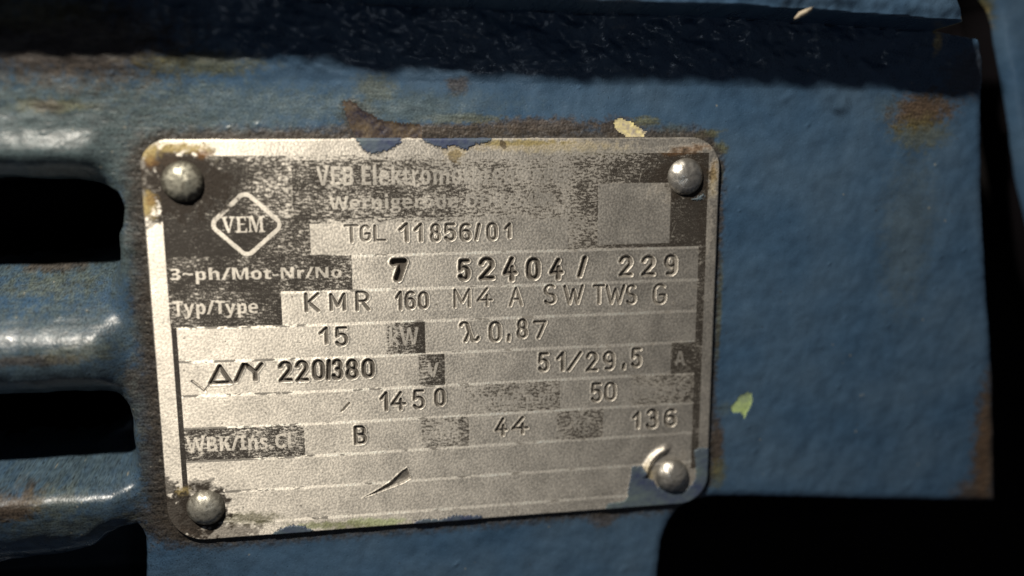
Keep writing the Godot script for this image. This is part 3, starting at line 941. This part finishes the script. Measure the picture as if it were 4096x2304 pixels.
func rasterise(mask: PackedByteArray, text: String, cx: float, cy: float, w: float, h: float, serif: bool) -> void:
	# fills the printed word into the mask, from the front faces of a TextMesh fitted to its box
	var font := SystemFont.new()
	font.font_names = PackedStringArray(["Droid Serif" if serif else "Droid Sans"])
	font.font_weight = 700
	var tm := TextMesh.new()
	tm.text = text
	tm.font = font
	tm.font_size = 64
	tm.pixel_size = 0.01
	tm.depth = 0.0
	tm.curve_step = 2.0
	var arrays := tm.get_mesh_arrays()
	var v: PackedVector3Array = arrays[Mesh.ARRAY_VERTEX]
	var index: PackedInt32Array = arrays[Mesh.ARRAY_INDEX]
	if v.is_empty():
		printerr("no glyphs for ", text)
		return
	var lo := Vector2(1e9, 1e9)
	var hi := -lo
	for p in v:
		lo = lo.min(Vector2(p.x, p.y))
		hi = hi.max(Vector2(p.x, p.y))
	var q := PackedVector2Array()
	for p in v:
		var m := Vector2(cx + ((p.x - lo.x) / (hi.x - lo.x) - 0.5) * w, cy + ((p.y - lo.y) / (hi.y - lo.y) - 0.5) * h)
		m.y += bow(m.x, m.y)
		q.append(Vector2((m.x - PLATE_X0) / PLATE_K, (PLATE_Y1 - m.y) / PLATE_K))
	if index.is_empty():
		index = PackedInt32Array(range(v.size()))
	for t in range(0, index.size() - 2, 3):
		var a := q[index[t]]
		var b := q[index[t + 1]]
		var c := q[index[t + 2]]
		var area := (b - a).cross(c - a)
		if absf(area) < 1e-6:
			continue
		for py in range(maxi(0, int(minf(a.y, minf(b.y, c.y)))), mini(PH - 1, int(maxf(a.y, maxf(b.y, c.y))) + 1)):
			for px in range(maxi(0, int(minf(a.x, minf(b.x, c.x)))), mini(PW - 1, int(maxf(a.x, maxf(b.x, c.x))) + 1)):
				var p := Vector2(px + 0.5, py + 0.5)
				var s := (b - a).cross(p - a) / area
				var r := (c - b).cross(p - b) / area
				var u := (a - c).cross(p - c) / area
				if s >= -0.02 and r >= -0.02 and u >= -0.02:
					mask[py * PW + px] = 255


func plate_material(cuts: PackedFloat32Array, nx: int, ny: int, x0: float, y0: float, step: float) -> StandardMaterial3D:
	var n := PW * PH
	var rgb := PackedFloat32Array()
	var dirt := PackedFloat32Array()
	var ink := PackedFloat32Array()
	var words := PackedByteArray()
	rgb.resize(n * 3)
	dirt.resize(n)
	ink.resize(n)
	words.resize(n)
	for row in PRINT.split(";"):
		var f := row.split("^")
		rasterise(words, f[0], f[1].to_float(), f[2].to_float(), f[3].to_float(), f[4].to_float(), f[5] == "1")
	# the printed diamond
	var dia := read_poly(DIAMOND.replace(";", " "))
	var db := bounds(dia, 1.5)
	for py in range(int((PLATE_Y1 - db.end.y) / PLATE_K), int((PLATE_Y1 - db.position.y) / PLATE_K)):
		for px in range(int((db.position.x - PLATE_X0) / PLATE_K), int((db.end.x - PLATE_X0) / PLATE_K)):
			var sd := sd_poly(Vector2(PLATE_X0 + px * PLATE_K, PLATE_Y1 - py * PLATE_K), dia)
			var corner := absf(sd + 0.9 + 0.02) - 0.34
			# a rounded outline: shrink, then grow
			var rd := diamond_round(Vector2(PLATE_X0 + px * PLATE_K, PLATE_Y1 - py * PLATE_K), dia)
			corner = absf(rd) - 0.36
			if corner < 0.0:
				words[py * PW + px] = 255
	var grain := noise_bytes(51, 0.12, 3, PW, PH)
	var smear := noise_bytes(52, 0.13, 3, PW, PH, Vector2(3, 1))
	var sparkle := noise_bytes(57, 0.33, 2, PW, PH)
	var worn := noise_bytes(53, 0.012, 3, PW, PH)
	var brush := noise_bytes(54, 0.4, 3, PW, PH, Vector2(10, 1))
	var cloud := noise_bytes(55, 0.01, 4, PW, PH)
	var speck := noise_bytes(56, 0.35, 1, PW, PH)
	var fields := zone_map(FIELDS, 20, 1, PW, PH, PLATE_X0, PLATE_Y1, PLATE_K, -PLATE_K)
	var inked := zone_map(INKED, 40, 0, PW, PH, PLATE_X0, PLATE_Y1, PLATE_K, -PLATE_K)
	for py in PH:
		var y := PLATE_Y1 - py * PLATE_K
		for px in PW:
			var x := PLATE_X0 + px * PLATE_K
			var i := py * PW + px
			var g := (grain[i] - 128) / 128.0
			var s := (smear[i] - 128) / 128.0
			var c := (cloud[i] - 128) / 128.0
			var v := 0.95 + 0.20 * c + 0.30 * g + 0.16 * s + 0.08 * (brush[i] - 128) / 128.0
			var yy := y - bow(x, y)
			var black := 0.0
			# ruled lines: bare and bright, dirt along part of them
			if x > -46.6 and x < 46.6 and yy < 15.6:
				for r in ROWS:
					if absf(yy - r) > 0.42 or r == 15.2 and x < -23.0:
						continue
					var off := absf(yy - r)
					if off < 0.42:
						var e := off + 0.12 * s
						v += 0.5 * smoothstep(0.34, 0.2, e)
						var w := (worn[i] - 128) / 128.0
						var amount := 0.95 if x < -38.0 and r < 3.0 else 0.15 + smoothstep(-10.0, -40.0, x) * 0.5
						if off < 0.24 + 0.1 * g and w * 1.1 + amount + 0.5 * s > 0.72:
							black = 0.75
			var k := inked[i]
			if k and fields[i] == 0:
				var f: Array = INKED[k - 40]
				var t: float = (x - f[0]) / (f[1] - f[0])
				var dens := lerpf(f[4], f[5], t)
				if k == 40:
					dens = 0.47 + 0.36 * smoothstep(-20.0, -40.0, x) + 0.30 * smoothstep(26.0, 41.0, x)
					dens -= 0.06 * smoothstep(14.0, 4.0, absf(x - 8.0)) + 0.1 * smoothstep(30.0, 31.8, y)
					if y < 22.0 and x < -21.0:
						dens += 0.12
					dens += 0.12 * smoothstep(21.0, 25.0, x) - 0.06 * smoothstep(15.0, 5.0, absf(x - 12.0))
					if y > 21.6 and y < 31.6 and x > -26.0:
						dens += 0.17 * smoothstep(34.0, 4.0, x)
				dens += 0.16 * (worn[i] - 128) / 128.0
				# ink is rubbed off where letters stood proud
				var val := 0.5 + 0.34 * g + 0.32 * s + 0.16 * (brush[i] - 128) / 128.0
				var film := smoothstep(-0.3, 0.16, dens - (0.5 + 0.3 * s + 0.14 * g))
				var hole := smoothstep(0.02, 0.4, (sparkle[i] - 128) / 128.0 + 1.3 * (0.58 - dens) + 0.25 * s)
				var clump := smoothstep(-0.1, 0.05, dens - 0.06 - val)
				black = maxf(black, maxf(0.85 * film * (1.0 - 0.8 * hole), 0.96 * clump * (1.0 - 0.6 * hole)))
				if words[clampi(i + int(g * 2.6) + int(s * 2.2) * PW, 0, n - 1)]:
					black *= 0.06 + 0.75 * smoothstep(0.55, 0.8, val + 0.15 * (worn[i] - 128) / 128.0) * (0.6 if x < -20.0 else 1.0)
			# pits and specks
			var p := (speck[i] - 128) / 128.0
			if p + 0.30 * c > 0.83:
				black = maxf(black, 0.6)
			ink[i] = black
			rgb[i * 3] = lerpf(0.66 * v, 0.014, black)
			rgb[i * 3 + 1] = lerpf(0.62 * v, 0.011, black)
			rgb[i * 3 + 2] = lerpf(0.55 * v, 0.009, black)
	# dirt and ink residue in the stamped grooves
	for row in STAMPS.split(";"):
		var f := row.split("|")
		var cx := f[1].to_float()
		var cy := f[2].to_float()
		var rx := f[3].to_float() * 0.5 + 0.3
		var ry := f[4].to_float() * 0.5 + 0.3
		var amount := minf(0.95, 0.55 + 0.4 * f[7].to_float())
		var deep := f[5].to_float() * 1.6
		for py in range(int((PLATE_Y1 - cy - ry) / PLATE_K), int((PLATE_Y1 - cy + ry) / PLATE_K)):
			for px in range(int((cx - rx - PLATE_X0) / PLATE_K), int((cx + rx - PLATE_X0) / PLATE_K)):
				var gi := int((PLATE_X0 + px * PLATE_K - x0) / step + 0.5)
				var gj := int((PLATE_Y1 - py * PLATE_K - y0) / step + 0.5)
				var depth := cuts[gj * nx + gi] / deep
				if depth <= 0.05:
					continue
				var i := py * PW + px
				var a := amount * smoothstep(0.12, 0.6, depth + 0.25 * (grain[i] - 128) / 128.0)
				rgb[i * 3] = lerpf(rgb[i * 3], 0.035, a)
				rgb[i * 3 + 1] = lerpf(rgb[i * 3 + 1], 0.028, a)
				rgb[i * 3 + 2] = lerpf(rgb[i * 3 + 2], 0.022, a)
				ink[i] = maxf(ink[i], a)
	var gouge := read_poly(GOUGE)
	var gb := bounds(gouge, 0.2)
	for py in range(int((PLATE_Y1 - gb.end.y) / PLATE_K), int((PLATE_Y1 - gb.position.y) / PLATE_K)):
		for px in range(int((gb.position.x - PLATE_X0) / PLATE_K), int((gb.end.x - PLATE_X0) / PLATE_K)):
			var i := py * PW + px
			var a := 0.75 * smoothstep(0.05, -0.25, sd_poly(Vector2(PLATE_X0 + px * PLATE_K, PLATE_Y1 - py * PLATE_K), gouge) + 0.15 * (grain[i] - 128) / 128.0)  # darkens the gouge by colour, for the shade on its slope
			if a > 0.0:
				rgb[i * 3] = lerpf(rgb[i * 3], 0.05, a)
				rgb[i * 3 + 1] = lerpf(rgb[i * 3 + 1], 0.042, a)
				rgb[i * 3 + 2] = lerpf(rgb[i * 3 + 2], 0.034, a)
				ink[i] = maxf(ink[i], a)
	stain(rgb, dirt, PW, PH, PLATE_X0, PLATE_Y1, PLATE_K, 1)
	# a dark line where the paint flakes end
	for f in flake_polys:
		var fb := bounds(flake_polys[f], 1.0)
		for py in range(maxi(0, int((PLATE_Y1 - fb.end.y) / PLATE_K)), mini(PH, int((PLATE_Y1 - fb.position.y) / PLATE_K))):
			for px in range(maxi(0, int((fb.position.x - PLATE_X0) / PLATE_K)), mini(PW, int((fb.end.x - PLATE_X0) / PLATE_K))):
				var p := Vector2(PLATE_X0 + px * PLATE_K, PLATE_Y1 - py * PLATE_K)
				var sd := sd_poly(p, flake_polys[f]) + 0.34 * n_fine.get_noise_2d(p.x * 2.2, p.y * 2.2) + 0.3 * n_edge.get_noise_2d(p.x * 3.0, p.y * 3.0)
				var a := 0.75 * smoothstep(0.3, 0.05, sd)
				if a > 0.0:
					var i := py * PW + px
					rgb[i * 3] = lerpf(rgb[i * 3], 0.05, a)
					rgb[i * 3 + 1] = lerpf(rgb[i * 3 + 1], 0.045, a)
					rgb[i * 3 + 2] = lerpf(rgb[i * 3 + 2], 0.04, a)
					ink[i] = maxf(ink[i], a)
	# short dark pits and hairline scratches
	var rng := RandomNumberGenerator.new()
	rng.seed = 77
	for q in 520:
		var cx := rng.randf_range(-48.0, 48.0)
		var cy := rng.randf_range(-34.0, 20.0)
		var r := rng.randf_range(0.06, 0.2)
		blot(rgb, ink, cx, cy, r * rng.randf_range(0.8, 1.8), r, rng.randf_range(-60.0, 60.0), rng.randf_range(0.3, 0.75), Vector3(0.05, 0.04, 0.03))
	for q in 150:
		var cx := rng.randf_range(-20.0, 46.0)
		var cy := rng.randf_range(-33.0, 30.0)
		blot(rgb, ink, cx, cy, rng.randf_range(0.3, 1.6), 0.05, rng.randf_range(20.0, 80.0) if rng.randf() < 0.8 else rng.randf_range(-20.0, 20.0), rng.randf_range(0.15, 0.4), Vector3(0.95, 0.9, 0.8))
	for q in 9:
		blot(rgb, ink, 25.5 + q * 0.45 + rng.randf_range(-0.3, 0.3), 11.6 + rng.randf_range(-1.2, 1.2), rng.randf_range(0.6, 2.4), 0.05, 38.0 + rng.randf_range(-5, 5), 0.5, Vector3(0.95, 0.9, 0.8))
	var col := PackedByteArray()
	var orm := PackedByteArray()
	var bump := PackedByteArray()
	col.resize(n * 3)
	orm.resize(n * 3)
	bump.resize(n)
	for i in n:
		var g := (grain[i] - 128) / 128.0
		var st := (brush[i] - 128) / 128.0
		col[i * 3] = to_byte(rgb[i * 3])
		col[i * 3 + 1] = to_byte(rgb[i * 3 + 1])
		col[i * 3 + 2] = to_byte(rgb[i * 3 + 2])
		var bare := (1.0 - ink[i]) * (1.0 - dirt[i])
		orm[i * 3] = 255
		orm[i * 3 + 1] = clampi(int(255.0 * (lerpf(0.62, 0.6, bare) + 0.06 * g)), 30, 250)
		orm[i * 3 + 2] = int(255.0 * 0.9 * bare)
		bump[i] = clampi(int(128.0 + 40.0 * g + 20.0 * st - 30.0 * ink[i] * (0.6 + g) + dirt[i] * (50.0 + 60.0 * g)), 0, 255)
	var m := StandardMaterial3D.new()
	m.resource_name = "worn_plate_metal"
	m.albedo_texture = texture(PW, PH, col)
	var t := texture(PW, PH, orm)
	m.roughness = 1.0
	m.metallic = 1.0
	m.roughness_texture = t
	m.roughness_texture_channel = BaseMaterial3D.TEXTURE_CHANNEL_GREEN
	m.metallic_texture = t
	m.metallic_texture_channel = BaseMaterial3D.TEXTURE_CHANNEL_BLUE
	m.metallic_specular = 0.22
	m.anisotropy_enabled = true
	m.anisotropy = -0.7
	m.heightmap_enabled = true
	m.heightmap_texture = texture(PW, PH, bump, Image.FORMAT_L8)
	m.heightmap_scale = 0.010
	m.texture_repeat = false
	return m


func diamond_round(p: Vector2, dia: PackedVector2Array) -> float:
	# distance to a rounded diamond through the middle of its line
	var c := (dia[0] + dia[1] + dia[2] + dia[3]) / 4.0
	var small := PackedVector2Array()
	for v in dia:
		small.append(c + (v - c) * 0.72)
	return sd_poly(p, small) - 1.25


func blot(rgb: PackedFloat32Array, ink: PackedFloat32Array, cx: float, cy: float, rx: float, ry: float, angle: float, amount: float, tint: Vector3) -> void:
	var ca := cos(deg_to_rad(angle))
	var sa := sin(deg_to_rad(angle))
	var reach := maxf(rx, ry) * 1.2
	for py in range(maxi(0, int((PLATE_Y1 - cy - reach) / PLATE_K)), mini(PH, int((PLATE_Y1 - cy + reach) / PLATE_K) + 1)):
		for px in range(maxi(0, int((cx - reach - PLATE_X0) / PLATE_K)), mini(PW, int((cx + reach - PLATE_X0) / PLATE_K) + 1)):
			var dx := PLATE_X0 + px * PLATE_K - cx
			var dy := PLATE_Y1 - py * PLATE_K - cy
			var u := (dx * ca + dy * sa) / rx
			var v := (dy * ca - dx * sa) / ry
			var d := 1.0 - sqrt(u * u + v * v) + 0.3 * n_fine.get_noise_2d(dx * 4.0 + cx, dy * 4.0 + cy)
			var a := amount * smoothstep(0.0, 0.45, d)
			if a > 0.0:
				var i := py * PW + px
				rgb[i * 3] = lerpf(rgb[i * 3], tint.x, a)
				rgb[i * 3 + 1] = lerpf(rgb[i * 3 + 1], tint.y, a)
				rgb[i * 3 + 2] = lerpf(rgb[i * 3 + 2], tint.z, a)
				if tint.x < 0.2:
					ink[i] = maxf(ink[i], a)


func mottle(tint: Vector3, amount: float) -> ImageTexture:
	var w := 256
	var a := noise_bytes(71, 0.03, 4, w, w)
	var b := noise_bytes(72, 0.18, 2, w, w)
	var col := PackedByteArray()
	col.resize(w * w * 3)
	for i in w * w:
		var v := 1.0 + amount * ((a[i] - 128) / 128.0 + 0.5 * (b[i] - 128) / 128.0)
		col[i * 3] = to_byte(tint.x * v)
		col[i * 3 + 1] = to_byte(tint.y * v)
		col[i * 3 + 2] = to_byte(tint.z * (2.0 + v) / 3.0)
	return texture(w, w, col)


func build_rivets() -> void:
	# centre, dull 0 to 1, label
	var spots := [
		[Vector2(-43.5, 28.2), 0.75, "dull rivet in the grimy upper left corner", 1.06, 0.92, 1.8], [Vector2(43.35, 28.1), 0.0, "shiny rivet with ring scratches in the upper right corner", 1.06, 0.84, 1.6],
		[Vector2(-43.4, -28.9), 0.5, "dirt ringed rivet in the lower left corner", 1.02, 0.94, 1.95], [Vector2(42.6, -29.1), 0.1, "rivet amid blue paint in the lower right corner", 1.02, 0.9, 1.85],
	]
	var r := 3.35
	var profile := [Vector2(0, 2.15), Vector2(0.4, 2.13), Vector2(0.9, 2.03), Vector2(1.4, 1.86), Vector2(1.9, 1.6), Vector2(2.3, 1.31), Vector2(2.65, 0.97), Vector2(2.95, 0.58), Vector2(3.15, 0.2), Vector2(3.22, -0.1), Vector2(3.22, -0.4)]
	var count := 0
	for s in spots:
		var st := SurfaceTool.new()
		st.begin(Mesh.PRIMITIVE_TRIANGLES)
		var c: Vector2 = s[0]
		var seg := 56
		for j in profile.size():
			for i in seg:
				var a := TAU * i / seg
				var p: Vector2 = profile[j] * Vector2(s[3], s[4] if j < 9 else 1.0)
				p.y = minf(p.y, s[5] + 0.03 * p.y)
				var rr := p.x * (1.0 + 0.02 * n_edge.get_noise_2d(cos(a) * 3.0 + c.x, sin(a) * 3.0 + c.y))
				var x := c.x + rr * cos(a)
				var y := c.y + rr * sin(a)
				var z := p.y + 0.2 * n_wave.get_noise_2d(x * 3.5, y * 3.5) + 0.05 * n_fine.get_noise_2d(x * 1.3, y * 1.3)
				st.set_uv(Vector2(x - c.x, c.y - y) / 8.0 + Vector2(0.5, 0.5))
				st.add_vertex(Vector3(x, y, z + 0.05) * MM)
		for j in profile.size() - 1:
			for i in seg:
				var a := j * seg + i
				var b := j * seg + (i + 1) % seg
				for v in [a, b, a + seg, b, b + seg, a + seg]:
					st.add_index(v)
		st.generate_normals()
		var o := plain_part("rivet", st.commit(), rivet_material(s[1], count), plate)
		o.set_meta("label", s[2])
		count += 1


func rivet_material(dull: float, n: int) -> StandardMaterial3D:
	var w := 256
	var blot_ := noise_bytes(90 + n, 0.035, 4, w, w)
	var fine := noise_bytes(95 + n, 0.2, 3, w, w)
	var col := PackedByteArray()
	var rough := PackedByteArray()
	col.resize(w * w * 3)
	rough.resize(w * w)
	for i in w * w:
		var t := (blot_[i] - 128) / 128.0
		var g := (fine[i] - 128) / 128.0
		var spot := smoothstep(0.18, 0.5, t + 0.5 * g) * (0.35 + 0.4 * dull)
		var base := Vector3(0.50, 0.48, 0.44).lerp(Vector3(0.30, 0.29, 0.22), dull) * (1.0 + 0.12 * g)
		var px := ((i % w) / float(w) - 0.5) * 8.0
		var py := (0.5 - (i / w) / float(w)) * 8.0
		var rad := sqrt(px * px + py * py)
		# dirt packed into the foot of the head, and the ring left by the rivet set
		spot = maxf(spot, smoothstep(2.2, 3.1, rad + 0.9 * t + 0.5 * g) * (0.45 + 0.5 * dull))
		var ring := smoothstep(0.12, 0.03, absf(rad - 1.95 - 0.06 * g)) * smoothstep(0.2, 0.5, sin(atan2(py, px) * 1.0 - 2.6) + 0.3 * t) * (1.0 - dull)
		base *= 1.0 + 0.5 * ring
		base = base.lerp(Vector3(0.05, 0.043, 0.033), spot)
		col[i * 3] = to_byte(base.x)
		col[i * 3 + 1] = to_byte(base.y)
		col[i * 3 + 2] = to_byte(base.z)
		rough[i] = clampi(int(255.0 * (0.36 + 0.12 * dull + 0.2 * spot + 0.08 * g)), 0, 255)
	var m := StandardMaterial3D.new()
	m.resource_name = "rivet_metal"
	m.albedo_texture = texture(w, w, col)
	m.metallic = 0.85 - 0.35 * dull
	m.roughness = 1.0
	m.roughness_texture = texture(w, w, rough, Image.FORMAT_L8)
	m.roughness_texture_channel = BaseMaterial3D.TEXTURE_CHANNEL_RED
	m.heightmap_enabled = true
	m.heightmap_texture = texture(w, w, fine, Image.FORMAT_L8)
	m.heightmap_scale = 0.002
	return m
